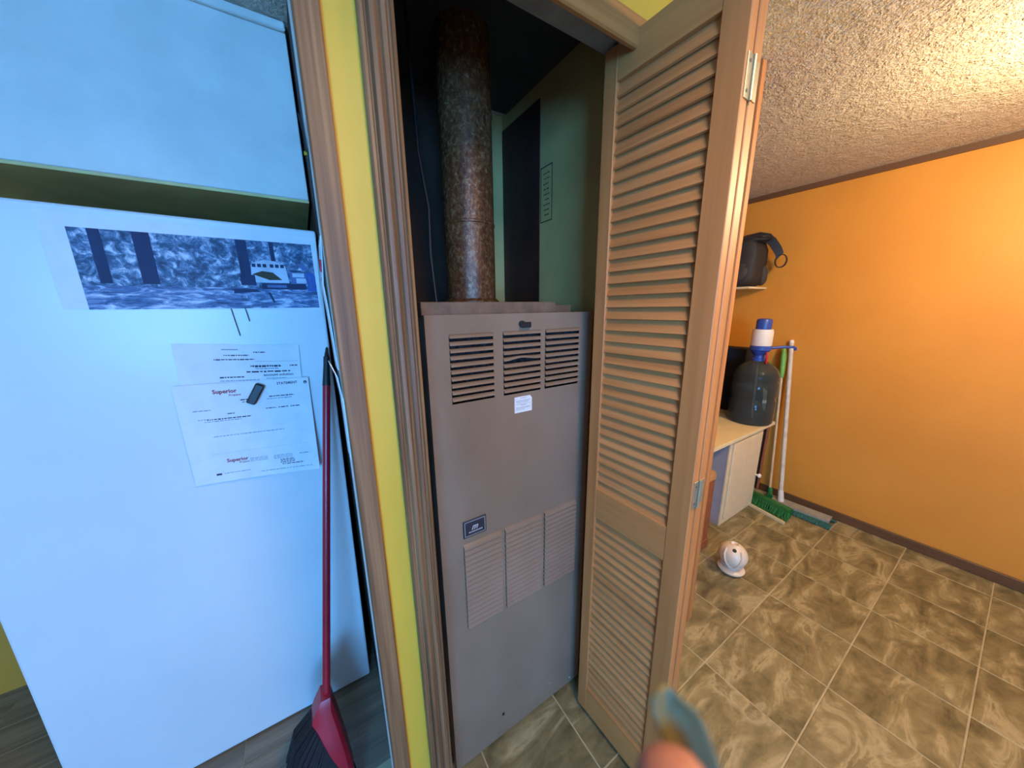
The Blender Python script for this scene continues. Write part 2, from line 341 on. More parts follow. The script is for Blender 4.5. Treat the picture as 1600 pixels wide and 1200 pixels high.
# label box printed on the closet side wall
def closet_notice():
    x = .7994; mb = MB()
    y0, y1, z0, z1 = .995, 1.063, 1.757, 1.94; t = .0035
    def rc(a, b, c, d, m_): mb.add([(x, a, c), (x, b, c), (x, b, d), (x, a, d)], [(0, 1, 2, 3)], m_)
    rc(y0, y1, z0, z0+t, 'label_ink'); rc(y0, y1, z1-t, z1, 'label_ink'); rc(y0, y0+t, z0, z1, 'label_ink'); rc(y1-t, y1, z0, z1, 'label_ink')
    for i in range(9):
        zz = z1-.022-i*.017; a = y0+.014+random.random()*.01; b = y1-.014-random.random()*.014
        while a < b:
            w = .003+random.random()*.008; rc(a, min(a+w, b), zz-.004, zz, 'label_ink'); a += w+.003
    o = build('printed_notice', mb, 'label_ink'); o['kind'] = 'structure'
    return tag(centre(o), 'black outlined printed notice on the green closet wall', 'notice')
closet_notice()

# ================================================================== FURNACE
fr = tag(empty('furnace', (.485, 1.0, 0)), 'tall taupe metal furnace with louvred front standing in the closet', 'furnace')
FX0, FX1, FY, FZ = .226, .745, .725, 1.437
cols_u = [(.281, .399), (.427, .549), (.564, .692)]; zu0, zu1 = 1.222, 1.392
cols_l = [(.289, .406), (.420, .552), (.566, .698)]; zl0, zl1 = .540, .820
fp = MB()
t = .0022
def plate(x0, x1, z0, z1): fp.box(x0, x1, FY, FY+t, z0, z1)
plate(FX0, FX1, zu1, FZ); plate(FX0, FX1, zl1, zu0); plate(FX0, FX1, .012, zl0)
for cs, a, b in ((cols_u, zu0, zu1), (cols_l, zl0, zl1)):
    xs = [FX0]+[q for c in cs for q in c]+[FX1]
    for i in range(0, len(xs), 2): plate(xs[i], xs[i+1], a, b)
fp.box(FX0, FX1, FY+t, FY+.02, FZ-t, FZ); fp.box(FX0, FX0+t, FY+t, FY+.02, .012, FZ-t); fp.box(FX1-t, FX1, FY+t, FY+.02, .012, FZ-t)
build('front_panel', fp, 'furnace', fr)
bd = MB().box(FX0+.006, FX0+.008, FY+.021, 1.28, .0, FZ-.006).box(FX1-.008, FX1-.006, FY+.021, 1.28, 0, FZ-.006).box(FX0+.008, FX1-.008, 1.278, 1.28, 0, FZ-.006).box(FX0+.008, FX1-.008, FY+.021, 1.278, FZ-.008, FZ-.006)
build('body_shell', bd, 'furnace', fr)
build('air_filter', MB().box(FX0+.012, FX1-.012, FY+.030, FY+.042, .02, FZ-.02), 'filter', fr)
build('top_cap', MB().box(.229, .622, .752, 1.0, FZ-.004, 1.4665, c=.0015), 'furnace_edge', fr)
build('top_flange', MB().box(.624, .725, .80, 1.0, FZ-.004, 1.4585, c=.0015), 'furnace_edge', fr)
def slat(x0, x1, z, h, bend=0, dp=1.0):
    mb = MB(); n = 8; vs = []; fs = []
    for i in range(n+1):
        u = i/n; x = x0+u*(x1-x0); e = 1
        bz = bend*math.sin(math.pi*min(1, u*1.15))**2 if bend else 0
        # profile: top edge in the panel, bulging outward and down to a free lip
        for (dy, dz) in ((.0015, 0), (-.004*e*dp, -h*.42), (-.0065*e*dp, -h), ((-.0050*e*dp+.0006), -h), (-.0025*e*dp+.0008, -h*.42), (.003, 0)):
            vs.append((x, FY+dy, z+dz+bz*(.35 if dz == 0 else 1)))
    for i in range(n):
        for j in range(6): fs.append((i*6+j, i*6+(j+1) % 6, i*6+6+(j+1) % 6, i*6+6+j))
    fs += [tuple(range(6))[::-1], tuple(n*6+j for j in range(6))]
    return mb.add(vs, fs)
for ci, (a, b) in enumerate(cols_u):
    ph = (zu1-zu0)/10
    for i in range(10):
        build('louver_slat', slat(a, b, zu1-i*ph, ph*.52, .006 if (ci == 1 and i == 4) else 0), 'furnace', fr, smooth=True)
for ci, (a, b) in enumerate(cols_l):
    ph = (zl1-zl0)/17
    for i in range(17):
        build('louver_slat', slat(a, b, zl1-i*ph, ph*.84, 0, 1.5), 'furnace', fr, smooth=True)
lt = MB(); lt.tube([(.484, FY, 1.410), (.484, FY-.008, 1.410)], .008, 14); lt.box(.478, .510, FY-.012, FY-.006, 1.400, 1.414, c=.002)
q = build('latch', lt, 'black_plastic', fr); q['label'] = 'small dark grey latch above the vent'
# name plate
pl_ = MB().box(.290, .360, FY-.003, FY-.0002, .840, .892, c=.001)
q = build('name_plate', pl_, 'plate', fr); q['label'] = 'dark blue name plate with a silver border'
T_ = Matrix.Translation((.290, FY-.0034, .840)) @ Matrix.Rotation(R(90), 4, 'X')
bm_ = MB()
def rect(mb, T, x0, x1, y0, y1, mat, z=0): mb.add([T @ Vector((x0, y0, z)), T @ Vector((x1, y0, z)), T @ Vector((x1, y1, z)), T @ Vector((x0, y1, z))], [(0, 1, 2, 3)], mat)
for a, b, c, d in ((.004, .066, .004, .0055), (.004, .066, .0465, .048), (.004, .0055, .004, .048), (.0645, .066, .004, .048)): rect(bm_, T_, a, b, c, d, 'silver')
text_mb('m', .024, T_ @ Matrix.Translation((.024, .021, 0)), 'silver', bm_, shear=.4, bold=.0008)
x = .016
while x < .056:
    w = .0025+random.random()*.002; rect(bm_, T_, x, x+w, .0125, .0165, 'silver'); x += w+.0012
build('emblem', bm_, 'silver', q, local=False)
# caution sticker
sb = MB(); yk = FY-.0012
sb.prism([(.460, 1.1665), (.518, 1.1665), (.518, 1.204), (.512, 1.212), (.460, 1.212)], 'y', yk, FY-.0002)
sb.xf(Matrix.Identity(4))
q = build('sticker', sb, 'paper', fr); q['label'] = 'small white caution sticker under the vent'
T_ = Matrix.Translation((.460, yk-.0003, 1.1665)) @ Matrix.Rotation(R(90), 4, 'X'); sm = MB()
for (yy, x0, x1, h) in ((.0405, .018, .040, .0018), (.034, .005, .052, .0012), (.031, .005, .050, .0012), (.028, .006, .046, .0012), (.0235, .003, .054, .0006), (.020, .020, .038, .0018), (.0145, .005, .052, .0012), (.0115, .004, .050, .0012), (.008, .005, .034, .0012), (.0035, .0, .0, 0)):
    x = x0
    while x < x1 and h:
        w = .002+random.random()*.005; rect(sm, T_, x, min(x1, x+w), yy, yy+h, 'ink_light' if h > .001 else 'ink'); x += w+.0008
build('sticker_print', sm, 'ink', q)
# screws and chips near the base
for (x, z, r) in ((.40, .105, .0045), (.70, .035, .004), (.60, .085, .002)):
    build('screw', MB().tube([(x, FY+.001, z), (x, FY-.003, z)], r, 8), 'black_plastic' if r > .0044 else 'silver', fr)

# vent pipe
vp = tag(empty('vent_pipe', (.485, 1.02, FZ)), 'rusty round metal vent pipe rising from the furnace top', 'pipe')
pm = MB(); pm.lathe([(.079, 1.46), (.079, 1.70), (.081, 1.702), (.081, 1.708), (.079, 1.71), (.079, 2.0), (.081, 2.002), (.081, 2.01), (.079, 2.012), (.079, CEIL-.005)], (.485, 1.02, 0), 40, cap=False)
build('pipe_section', pm, 'pipe', vp, smooth=True)
build('pipe_collar', MB().lathe([(.080, 1.468), (.090, 1.468), (.090, 1.474), (.080, 1.482)], (.485, 1.02, 0), 40, cap=False), 'pipe', vp, smooth=True)
wr = build('thermostat_wire', MB().tube([(.33, .93, 1.467), (.325, .94, 1.60), (.332, .95, 1.72), (.32, .97, 1.86), (.322, 1.0, CEIL-.005)], .004, 6), 'black', smooth=True)
tag(wr, 'thin black cable running up beside the vent pipe', 'cable')

# ================================================================== BIFOLD DOOR
door = tag(empty('bifold_door', (.678, .655, 0.022), R(-87.0)), 'folded oak louvred bifold door standing open in front of the closet', 'door')
def in_local(name, mb, mat, par, **k): return build(name, mb, mat, par, local=True, **k)
DW = .308; DH = 2.005; ST = .037
def panel(y0, t, xo, flip):
    pn = in_local('door_panel', MB().box(xo, xo+ST, y0, y0+t, 0, DH, c=.0015).box(xo+DW-ST-.012, xo+DW, y0, y0+t, 0, DH, c=.0015), 'oak_door', door)
    def rail(z0, z1): return in_local('rail', MB().box(xo+ST, xo+DW-ST-.012, y0+.001, y0+t-.001, z0, z1, c=.001), 'oak_rail', pn)
    rail(1.932, DH); rail(.798, .895); rail(0, .11)
    x0 = xo+ST; x1 = xo+DW-ST-.012; ym = y0+t/2
    mb = MB(); s_ = -1 if not flip else 1
    # slat cross-section in local y,z : outer edge low, inner edge high
    hy, hz, th = .0058, .0170, .0060
    d = Vector((s_*hy, -hz)).normalized(); nrm = Vector((-d.y, d.x))
    pts = []
    for (a, b) in ((-1, -1), (-1, 1), (1, 1), (1, -1)):
        pts.append((a*s_*hy + nrm.x*b*th/2, -a*hz + nrm.y*b*th/2))
    mb.prism(pts, 'x', x0, x1)
    sl = None
    for z0, z1 in ((.895, 1.932), (.11, .798)):
        n = int(round((z1-z0)/.0295)); pz = (z1-z0)/n
        for i in range(n):
            z = z0+(i+.5)*pz
            if sl is None: sl = in_local('slat', mb, 'oak_slat', pn); sl.location = (0, ym, z)
            else: share(sl, 'slat', (0, ym, z), pn)
    return pn
panel(0.0, .024, 0, False)
p2 = panel(.031, .028, 0, True)
# hinges
def hinge(z):
    hb = MB(); x = DW
    hb.box(x-.0005, x+.0018, .006, .024, z-.034, z+.034, c=.0006)
    hb.box(x-.0005, x+.0016, .033, .052, z-.030, z+.030)
    hb.tube([(x+.003, .0275, z-.034), (x+.003, .0275, z+.034)], .0036, 10)
    h = in_local('hinge', hb, 'brass', door); h['label'] = 'pale metal hinge'
    for zz in (z-.022, z+.022): in_local('screw', MB().tube([(x+.0016, .014, zz), (x+.0028, .014, zz)], .0028, 10), 'steel', h)
    in_local('knuckle_plate', MB().box(x-.014, x+.0005, .0247, .0305, z-.022, z+.022), 'steel', h)
for z in (1.815, 1.004, .22): hinge(z)
in_local('pivot_pin', MB().tube([(.02, .012, DH-.001), (.02, .012, DH+.014)], .004, 10), 'steel', door)
in_local('pivot_pin', MB().tube([(.012, .045, -.021), (.012, .045, .001)], .004, 10), 'steel', door)

# ================================================================== FRIDGE AND CABINET
fg = tag(empty('refrigerator', (.041, 1.19, .003), rot=(0, R(.8), 0)), 'tall white refrigerator with papers held on its face', 'refrigerator')
fb = MB().box(-.762, .0, .0, .67, .001, 1.678, c=.006)
build('cabinet_body', fb, 'fridge', fg, local=True)
build('foot_grille', MB().box(-.75, -.01, .015, .06, -.012, .0009), 'black', fg, local=True)
cb = MB().box(-.80, .062, 1.252, 1.89, 1.778, CEIL-.001, c=.002)
wc = tag(empty('wall_cabinet', (-.37, 1.57, 1.77)), 'white cabinet fixed to the ceiling above the refrigerator', 'cabinet')
build('cabinet_box', cb, 'cabinet_white', wc)
build('bottom_panel', MB().box(-.80, .062, 1.254, 1.89, 1.770, 1.7775), 'olive', wc)
build('crown_strip', MB().box(-.80, .062, 1.238, 1.2515, CEIL-.022, CEIL-.001, c=.003), 'cabinet_white', wc)
# side wall above (kitchen face of closet)

# ---- papers on fridge : all in the fridge-face frame (X,Z at plane Y)
FYF = 1.19
def paper(name, pts, label, lift=None, y=0.001, mat='paper'):
    """sheet given by 4 corners TL,TR,BR,BL (x,z); lift(u,v) gives distance off the fridge"""
    n = 12; m_ = 12; mb = MB(); vs = []; fs = []
    tl, tr, br, bl = [Vector(p) for p in pts]
    def P(u, v):
        a = tl.lerp(tr, u); b = bl.lerp(br, u); c = a.lerp(b, v)
        return Vector((c.x, FYF-y-(lift(u, v) if lift else 0), c.y))
    for off in (0, .0004):
        for j in range(m_+1):
            for i in range(n+1):
                p = P(i/n, j/m_); p.y += off; vs.append(p)
    K = (n+1)*(m_+1)
    for j in range(m_):
        for i in range(n):
            a = j*(n+1)+i; fs.append((a, a+1, a+n+2, a+n+1)); fs.append((K+a, K+a+n+1, K+a+n+2, K+a+1))
    rim = [i for i in range(n+1)]+[j*(n+1)+n for j in range(1, m_+1)]+[m_*(n+1)+i for i in range(n-1, -1, -1)]+[j*(n+1) for j in range(m_-1, 0, -1)]
    for a, b in zip(rim, rim[1:]+rim[:1]): fs.append((a, K+a, K+b, b))
    o = empty(name, (tl.x, FYF-y, bl.y)); tag(o, label, 'paper')
    build('sheet', mb.add(vs, fs), mat, o, smooth=True)
    return o, P
def mark(mb, P, u0, u1, v0, v1, mat, eps=.0005):
    n = max(1, int((u1-u0)/.08)); 
    for i in range(n):
        a = u0+(u1-u0)*i/n; b = u0+(u1-u0)*(i+1)/n
        mb.add([P(a, v1)-Vector((0, eps, 0)), P(b, v1)-Vector((0, eps, 0)), P(b, v0)-Vector((0, eps, 0)), P(a, v0)-Vector((0, eps, 0))], [(0, 1, 2, 3)], mat)
def words(mb, P, u0, u1, v, h, mat, s=.02):
    u = u0
    while u < u1:
        w = s*(.4+random.random()*1.4); mark(mb, P, u, min(u1, u+w), v, v+h*(.7+.3*random.random()), mat); u += w+s*.28
def ptext(mb, P, txt, u, v, h, W_, mat, bold=0, shear=0, spacing=1.0, asp=1.0):
    """text placed on the sheet at u,v (baseline), cap height h in v units, W_ sheet height/width ratio"""
    tm = text_mb(txt, 1.0, Matrix.Identity(4), mat, None, shear, bold, spacing)
    vs = [P(u+p.x*h*W_*1.35*asp, v-p.y*h*1.35)-Vector((0, .0005, 0)) for p in tm.v]; mb.add(vs, tm.f, mat)

# two statement letters
o1, P1 = paper('letter', [(-.300, 1.372), (-.022, 1.350), (-.040, 1.06), (-.300, 1.075)], 'rear white letter sheet on the refrigerator, half covered by the statement', lambda u, v: .002+.004*u*u*(v), .001)
mk = MB()
mark(mk, P1, .35, .48, .045, .055, 'ink_light'); words(mk, P1, .36, .56, .10, .012, 'ink'); words(mk, P1, .60, .70, .07, .012, 'ink'); words(mk, P1, .28, .60, .14, .012, 'ink'); mark(mk, P1, .6, .98, .165, .168, 'ink_light')
words(mk, P1, .56, .82, .205, .02, 'ink'); words(mk, P1, .60, .80, .235, .010, 'ink_light'); words(mk, P1, .52, .90, .262, .016, 'ink', .035); words(mk, P1, .90, .97, .205, .014, 'ink')
words(mk, P1, .30, .50, .31, .014, 'ink'); words(mk, P1, .30, .62, .345, .010, 'ink_light')
ptext(mk, P1, 'account solution', .66, .315, .028, 1.05, 'ink', bold=.02); words(mk, P1, .68, .86, .335, .009, 'ink_light')
build('print', mk, 'ink', o1)['kind'] = 'stuff'
o2, P2 = paper('statement_paper', [(-.318, 1.262), (-.011, 1.250), (-.018, .955), (-.318, .972)], 'white STATEMENT sheet with red company name, under the black magnet', lambda u, v: .002+.034*u*u*v*v, .008)
mk = MB(); a2 = .95
ptext(mk, P2, 'STATEMENT', .735, .055, .026, a2, 'ink', bold=.03, spacing=1.1, asp=.85)
for a in range(10):
    u = .965+.012*math.cos(a*.628); v = .045+.013*math.sin(a*.628); mark(mk, P2, u, u+.007, v, v+.008, 'ink')
mark(mk, P2, .962, .974, .04, .052, 'ink')
ptext(mk, P2, 'Superior', .255, .10, .040, a2, 'ink_red', bold=.03, asp=.95); ptext(mk, P2, 'Propane', .365, .132, .02, a2, 'ink_red', bold=.02)
words(mk, P2, .44, .58, .175, .012, 'ink'); words(mk, P2, .45, .56, .20, .010, 'ink'); words(mk, P2, .66, .86, .165, .012, 'ink'); words(mk, P2, .64, .84, .19, .010, 'ink_light')
for a in (.62, .72, .82): words(mk, P2, a, a+.08, .285, .012, 'ink')
words(mk, P2, .10, .22, .25, .012, 'ink_light'); words(mk, P2, .33, .38, .30, .012, 'ink'); words(mk, P2, .12, .20, .34, .010, 'ink_light')
words(mk, P2, .18, .50, .345, .012, 'ink'); words(mk, P2, .16, .42, .365, .010, 'ink_light'); words(mk, P2, .2, .74, .52, .010, 'ink_light')
mark(mk, P2, .16, .94, .70, .701, 'ink_light')
ptext(mk, P2, 'Superior', .255, .80, .036, a2, 'ink_red', bold=.03); ptext(mk, P2, 'Propane', .345, .825, .018, a2, 'ink_red', bold=.02)
for v in (.79, .805, .82): words(mk, P2, .43, .57, v, .007, 'ink_light')
for v in (.795, .81, .825): words(mk, P2, .62, .78, v, .008, 'ink_light')
for v in (.845, .86, .875): words(mk, P2, .67, .79, v, .009, 'ink')
words(mk, P2, .84, .92, .80, .012, 'ink_light'); words(mk, P2, .68, .86, .895, .009, 'ink'); mark(mk, P2, .16, .20, .905, .925, 'ink'); words(mk, P2, .22, .42, .91, .008, 'ink_light')
words(mk, P2, .50, .94, .945, .005, 'ink', .03)
build('print', mk, 'ink', o2)['kind'] = 'stuff'
# magnet
def yaw_box(cx, cz, L, w_, ang, y0, y1):
    T = Matrix.Translation((cx, 0, cz)) @ Matrix.Rotation(R(ang), 4, 'Y'); return MB().box(-L/2, L/2, y0, y1, -w_/2, w_/2, c=.003).xf(T)
mg = build('magnet', yaw_box(-.146, 1.218, .062, .022, -60, FYF-.026, FYF-.014), 'black_plastic'); tag(centre(mg), 'black bar magnet slanting across the statement paper', 'magnet')
# picture print
o3, P3 = paper('photo_print', [(-.46, 1.671), (.062, 1.660), (.052, 1.455), (-.46, 1.462)], 'printed black-and-blue photo of a white truck among trees, on the refrigerator', lambda u, v: .0015, .001)
def Pp(x, z, e): return Vector((x, FYF-.003-e, z))
pm = MB(); x0, x1 = -.42, .047; zt, zb = 1.640, 1.460
def pr(a, b, c, d, m_, e): pm.add([Pp(a, c, e), Pp(b, c, e), Pp(b, d, e), Pp(a, d, e)], [(0, 1, 2, 3)], m_)
pr(x0, x1, 1.515, zt, 'print_trees', 0); pr(x0, x1, zb, 1.515, 'print_rocks', 0)
# coordinates inside: measured across the visible part x -.15..+.047
pr(-.128, -.105, 1.522, zt, 'pic_dark', .0004); pr(-.131, -.098, 1.522, 1.55, 'pic_dark', .0007); pr(-.055, -.045, 1.58, zt, 'pic_dark', .0004)
pr(-.32, -.29, 1.52, zt, 'pic_dark', .0004); pr(-.39, -.37, 1.52, zt, 'pic_dark', .0004)
pm.add([Pp(-.108, 1.530, .0006), Pp(-.020, 1.530, .0006), Pp(-.024, 1.576, .0006), Pp(-.044, 1.588, .0006), Pp(-.072, 1.591, .0006), Pp(-.102, 1.580, .0006)], [(0, 1, 2, 3, 4, 5)], 'pic_light')
for i in range(6):
    a = -.101+i*.0122+(.004 if i > 2 else 0); pr(a, a+.0085, 1.571, 1.580, 'pic_dark', .0009)
pm.add([Pp(-.103, 1.552, .0009), Pp(-.066, 1.537, .0009), Pp(-.036, 1.538, .0009), Pp(-.056, 1.558, .0009), Pp(-.080, 1.561, .0009)], [(0, 1, 2, 3, 4)], 'pic_brown')
pr(-.086, .020, 1.512, 1.528, 'pic_dark', .0006); pr(-.074, -.028, 1.517, 1.524, 'pic_mid', .0009)
pr(-.016, .022, 1.528, 1.560, 'pic_mid', .0006); pr(-.010, .019, 1.547, 1.558, 'pic_light', .0009); pr(-.002, .022, 1.530, 1.544, 'pic_light', .0009)
pr(-.015, .012, 1.561, 1.566, 'pic_dark', .0009); pr(.024, .045, 1.508, 1.560, 'pic_blue', .0006); pr(.030, .034, 1.515, 1.552, 'pic_mid', .0009)
pm.add([Pp(.004, 1.583, .0009), Pp(.022, 1.585, .0009), Pp(.034, 1.570, .0009), Pp(.018, 1.566, .0009)], [(0, 1, 2, 3)], 'pic_mid')
pm.add([Pp(-.15, 1.512, .0006), Pp(-.10, 1.512, .0006), Pp(-.09, 1.505, .0006), Pp(-.15, 1.50, .0006)], [(0, 1, 2, 3)], 'pic_dark')
pm.add([Pp(-.075, 1.503, .0006), Pp(-.069, 1.503, .0006), Pp(-.060, 1.475, .0006), Pp(-.066, 1.475, .0006)], [(0, 1, 2, 3)], 'pic_dark')
build('picture', pm, 'print_trees', o3)
# two thin dark lines under the print
for i, (x, za, zc, dx) in enumerate(((-.160, 1.460, 1.385, .004), (-.131, 1.460, 1.424, .002))):
    s = build('dark_line', MB().tube([(x-dx, FYF-.0028, za), (x, FYF-.0036, (za+zc)/2), (x+dx, FYF-.0028, zc)], .0011, 6), 'ink', smooth=True)
    tag(centre(s), ('longer' if i == 0 else 'shorter')+' thin dark line below the photo print on the refrigerator', 'cord', 'dark lines below the photo print')

# ---- things hanging at the end of the yellow wall (kitchen side)
cal = tag(empty('wall_calendar', (.040, .625, 1.33)), 'curled dark-edged calendar hanging edge-on beside the oak corner strip', 'calendar')
cm = MB()
path = [(.0305, .600, 1.716), (.0350, .606, 1.690), (.0378, .612, 1.66), (.0370, .616, 1.60), (.0370, .620, 1.55)]
vs = []; fs = []
for i, p in enumerate(path):
    hw = (.001, .012, .018, .02, .02)[i]
    vs += [(p[0], p[1]-.004, p[2]), (p[0]+.001, p[1]+hw, p[2]), (p[0]+.0022, p[1]+hw, p[2]), (p[0]+.0012, p[1]-.004, p[2])]
for i in range(4):
    for j in range(4): fs.append((i*4+j, i*4+(j+1) % 4, i*4+4+(j+1) % 4, i*4+4+j))
build('curled_corner', cm.add(vs, fs+[(0, 1, 2, 3), (16, 17, 18, 19)]), 'fabric_black', cal)
def sheet(pts, th, y0, y1): # pts (x,z) path
    mb = MB(); vs = []; fs = []
    for (x, z) in pts: vs += [(x, y0, z), (x, y1, z), (x+th, y1, z), (x+th, y0, z)]
    for i in range(len(pts)-1):
        for j in range(4): fs.append((i*4+j, i*4+(j+1) % 4, i*4+4+(j+1) % 4, i*4+4+j))
    n = len(pts)*4; return mb.add(vs, fs+[(0, 1, 2, 3), (n-4, n-3, n-2, n-1)])
build('page', sheet([(.0375, 1.56), (.0350, 1.52), (.0325, 1.49), (.0345, 1.45), (.0360, 1.40), (.0370, 1.355)], .0012, .596, .640), 'paper', cal)
build('page', sheet([(.0355, 1.55), (.0335, 1.52), (.0318, 1.50)], .001, .60, .630), 'paper_back', cal)
build('clip', MB().box(.0318, .0355, .598, .606, 1.508, 1.526, c=.001), 'red', cal)
en = build('white_envelope', sheet([(.0260, 1.368), (.0335, 1.345), (.0372, 1.305), (.0376, 1.20)], .0014, .585, .628), 'paper')
tag(centre(en), 'white folded paper sticking out just right of the broom handle top', 'paper')
pin = build('push_pin', MB().tube([(.0385, .618, 1.675), (.0330, .618, 1.675)], [.0015, .003], 8), 'yellow_plastic'); tag(centre(pin), 'tiny yellow pin beside the curled calendar corner', 'pin')

# ================================================================== BROOM
br = tag(empty('broom', (-.10, .90, 0)), 'red handled broom with dark bristles leaning on the refrigerator', 'broom')
tp = Vector((.0475, 1.160, 1.325)); bt = Vector((-.0905, .925, .325))
g0 = tp.lerp(bt, .10)
build('handle', MB().tube([g0, bt], .0105, 14), 'red_plastic', br, smooth=True)
build('grip', MB().tube([tp, tp.lerp(bt, .012), tp.lerp(bt, .014), tp.lerp(bt, .045), g0], [.0045, .006, .0085, .0088, .0112], 14), 'black_plastic', br, smooth=True)
build('hanging_ring', MB().tube([tp+Vector((0, 0, -.002)), tp+Vector((.002, .002, .010)), tp+Vector((.003, .001, .016))], [.004, .004, .001], 8), 'black_plastic', br)
def bpt(x, z, off=0): return Vector((x, .925-(.325-z)*.22+off, z))
out = [(-.103, .345), (-.079, .345), (-.068, .27), (-.055, .17), (-.048, .088), (-.062, .078), (-.105, .190), (-.132, .296), (-.122, .318)]
cm = MB(); n = len(out)
vs = [bpt(x, z, -.026) for x, z in out]+[bpt(x, z, .026) for x, z in out]
ctr = Vector((-.09, 0, .2))
vs += [bpt(ctr.x+(x-ctr.x)*.72, ctr.z+(z-ctr.z)*.8, -.036) for x, z in out]
fs = [(i, (i+1) % n, n+(i+1) % n, n+i) for i in range(n)]+[(i, (i+1) % n, 2*n+(i+1) % n, 2*n+i) for i in range(n)]+[tuple(range(2*n, 3*n)), tuple(range(n, 2*n))]
build('broom_cap', cm.add(vs, fs), 'red_plastic', br, smooth=True)
bs = MB()
A0, A1 = Vector((-.130, .296)), Vector((-.055, .085))
for i in range(34):
    for j in range(7):
        u = (i+random.random()*.6)/34; a = A0.lerp(A1, u)
        ex = Vector((-.205+.165*u**1.15, .205-.205*min(1, u*1.9)**.8 if u < .53 else .002))
        mid = a.lerp(ex, .5)+Vector((-.012*(1-u), .012))
        off = (j/6-.5)*.046
        fz = 1+.35*abs(off)/.023
        bs.tube([bpt(a.x, a.y, off), bpt(mid.x, mid.y, off*1.15), bpt(ex.x+random.uniform(-.003, .003), max(.001, ex.y), off*fz)], [.0042, .0042, .0026], 4, cap=False)
q = build('bristles', bs, 'fabric_black', br); q['kind'] = 'stuff'; q['label'] = 'dark blue-black bristles'

# ================================================================== LAUNDRY NOOK
# cabinet with counter
cb = tag(empty('base_cabinet', (2.41, 1.18, 0)), 'low white cabinet with one knobbed door under the counter', 'cabinet')
build('carcass', MB().box(2.19, 2.655, .905, 1.50, .0, .612, c=.001), 'cab_side', cb)
build('face_frame', MB().box(2.188, 2.657, .897, .9045, .001, .611), 'cab_white', cb)
dr = build('door', MB().box(2.225, 2.628, .885, .8968, .045, .585, c=.003), 'cab_white', cb)
build('knob', MB().lathe([(.006, 0), (.006, .014), (.013, .018), (.016, .026), (.012, .034), (.003, .036)], (0, 0, 0), 16).xf(Matrix.Translation((2.607, .8845, .262)) @ Matrix.Rotation(R(90), 4, 'X')), 'label_white', dr, smooth=True)
ct = tag(empty('counter_top', (2.15, 1.19, .614)), 'cream counter board carrying the water bottle', 'counter')
build('board', MB().box(1.50, 2.752, .868, 1.52, .6145, .638, c=.002), 'cream', ct)
build('side_panel', MB().box(1.52, 1.54, .90, 1.50, .001, .6142), 'cab_side', ct)
# brown bin
bn = tag(empty('storage_bin', (1.84, .93, 0)), 'brown upright bin with rounded tan lid, left of the white cabinet', 'bin')
build('bin_body', MB().box(1.745, 1.925, .84, 1.06, .002, .46, c=.004), 'bin', bn)
build('plinth', MB().box(1.740, 1.930, .836, 1.064, .0005, .06, c=.003), 'bin', bn)
lp = [(1.742, .46)]+[(1.835-.093*math.cos(a), .475+.062*math.sin(a)) for a in [math.pi*i/12 for i in range(13)]]+[(1.928, .46)]
build('lid', MB().prism(lp, 'y', .838, 1.062), 'bin_lid', bn, smooth=True)
build('lid_band', MB().prism([(1.8355-(.0975)*math.cos(a), .475+.0665*math.sin(a)) for a in [math.pi*i/12 for i in range(13)]]+[(1.8355-(.0935)*math.cos(a), .475+.0625*math.sin(a)) for a in [math.pi*i/12 for i in range(12, -1, -1)]], 'y', 1.0, 1.066), 'bin', bn)
build('handle', MB().tube([(1.80, .86, .532), (1.803, .855, .565), (1.818, .852, .575), (1.832, .855, .562), (1.838, .86, .536)], .005, 8), 'label_white', bn, smooth=True)
# white ornament on the floor
wo = tag(empty('ceramic_ball', (1.845, .665, 0)), 'small round white ceramic ball on a saucer base on the tile floor', 'ornament')
sp = MB(); sp.lathe([(.004, .002), (.04, .004), (.062, .012), (.066, .022), (.058, .030), (.040, .034), (.036, .040)], (1.845, .665, 0), 28)
build('base', sp, 'ceramic', wo, smooth=True)
prof = [(.030, .038)]+[(.070*math.cos(a), .105+.068*math.sin(a)) for a in [R(-62+i*10.5) for i in range(14)]]+[(.018, .1735), (.014, .165), (.004, .160)]
build('ball', MB().lathe(prof, (1.845, .665, 0), 32), 'ceramic', wo, smooth=True)
tcam = Vector((-.94, -.34, 0))
def onball(th, ph, r): # th azimuth, ph elevation
    return Vector((1.845+r*math.cos(ph)*math.cos(th), .665+r*math.cos(ph)*math.sin(th), .105+r*.97*math.sin(ph)))
az = math.atan2(-.34, -.94)
build('hole', MB().tube([onball(az+.1, R(52), .0690), onball(az+.1, R(52), .0712)], .010, 12), 'black', wo)
build('rim', MB().tube([onball(az-.75+.13*i, R(48-95*math.sin(math.pi*i/12)), .0715) for i in range(13)], .0055, 8), 'ceramic', wo, smooth=True)
build('rim', MB().tube([onball(az+.75-.02*i, R(44-6*i), .0712) for i in range(9)], .006, 8), 'ceramic', wo, smooth=True)
build('collar_ring', MB().tube([onball(a, R(-42), .0715) for a in [2*math.pi*i/28 for i in range(29)]], .0045, 8, cap=False), 'ceramic', wo, smooth=True)

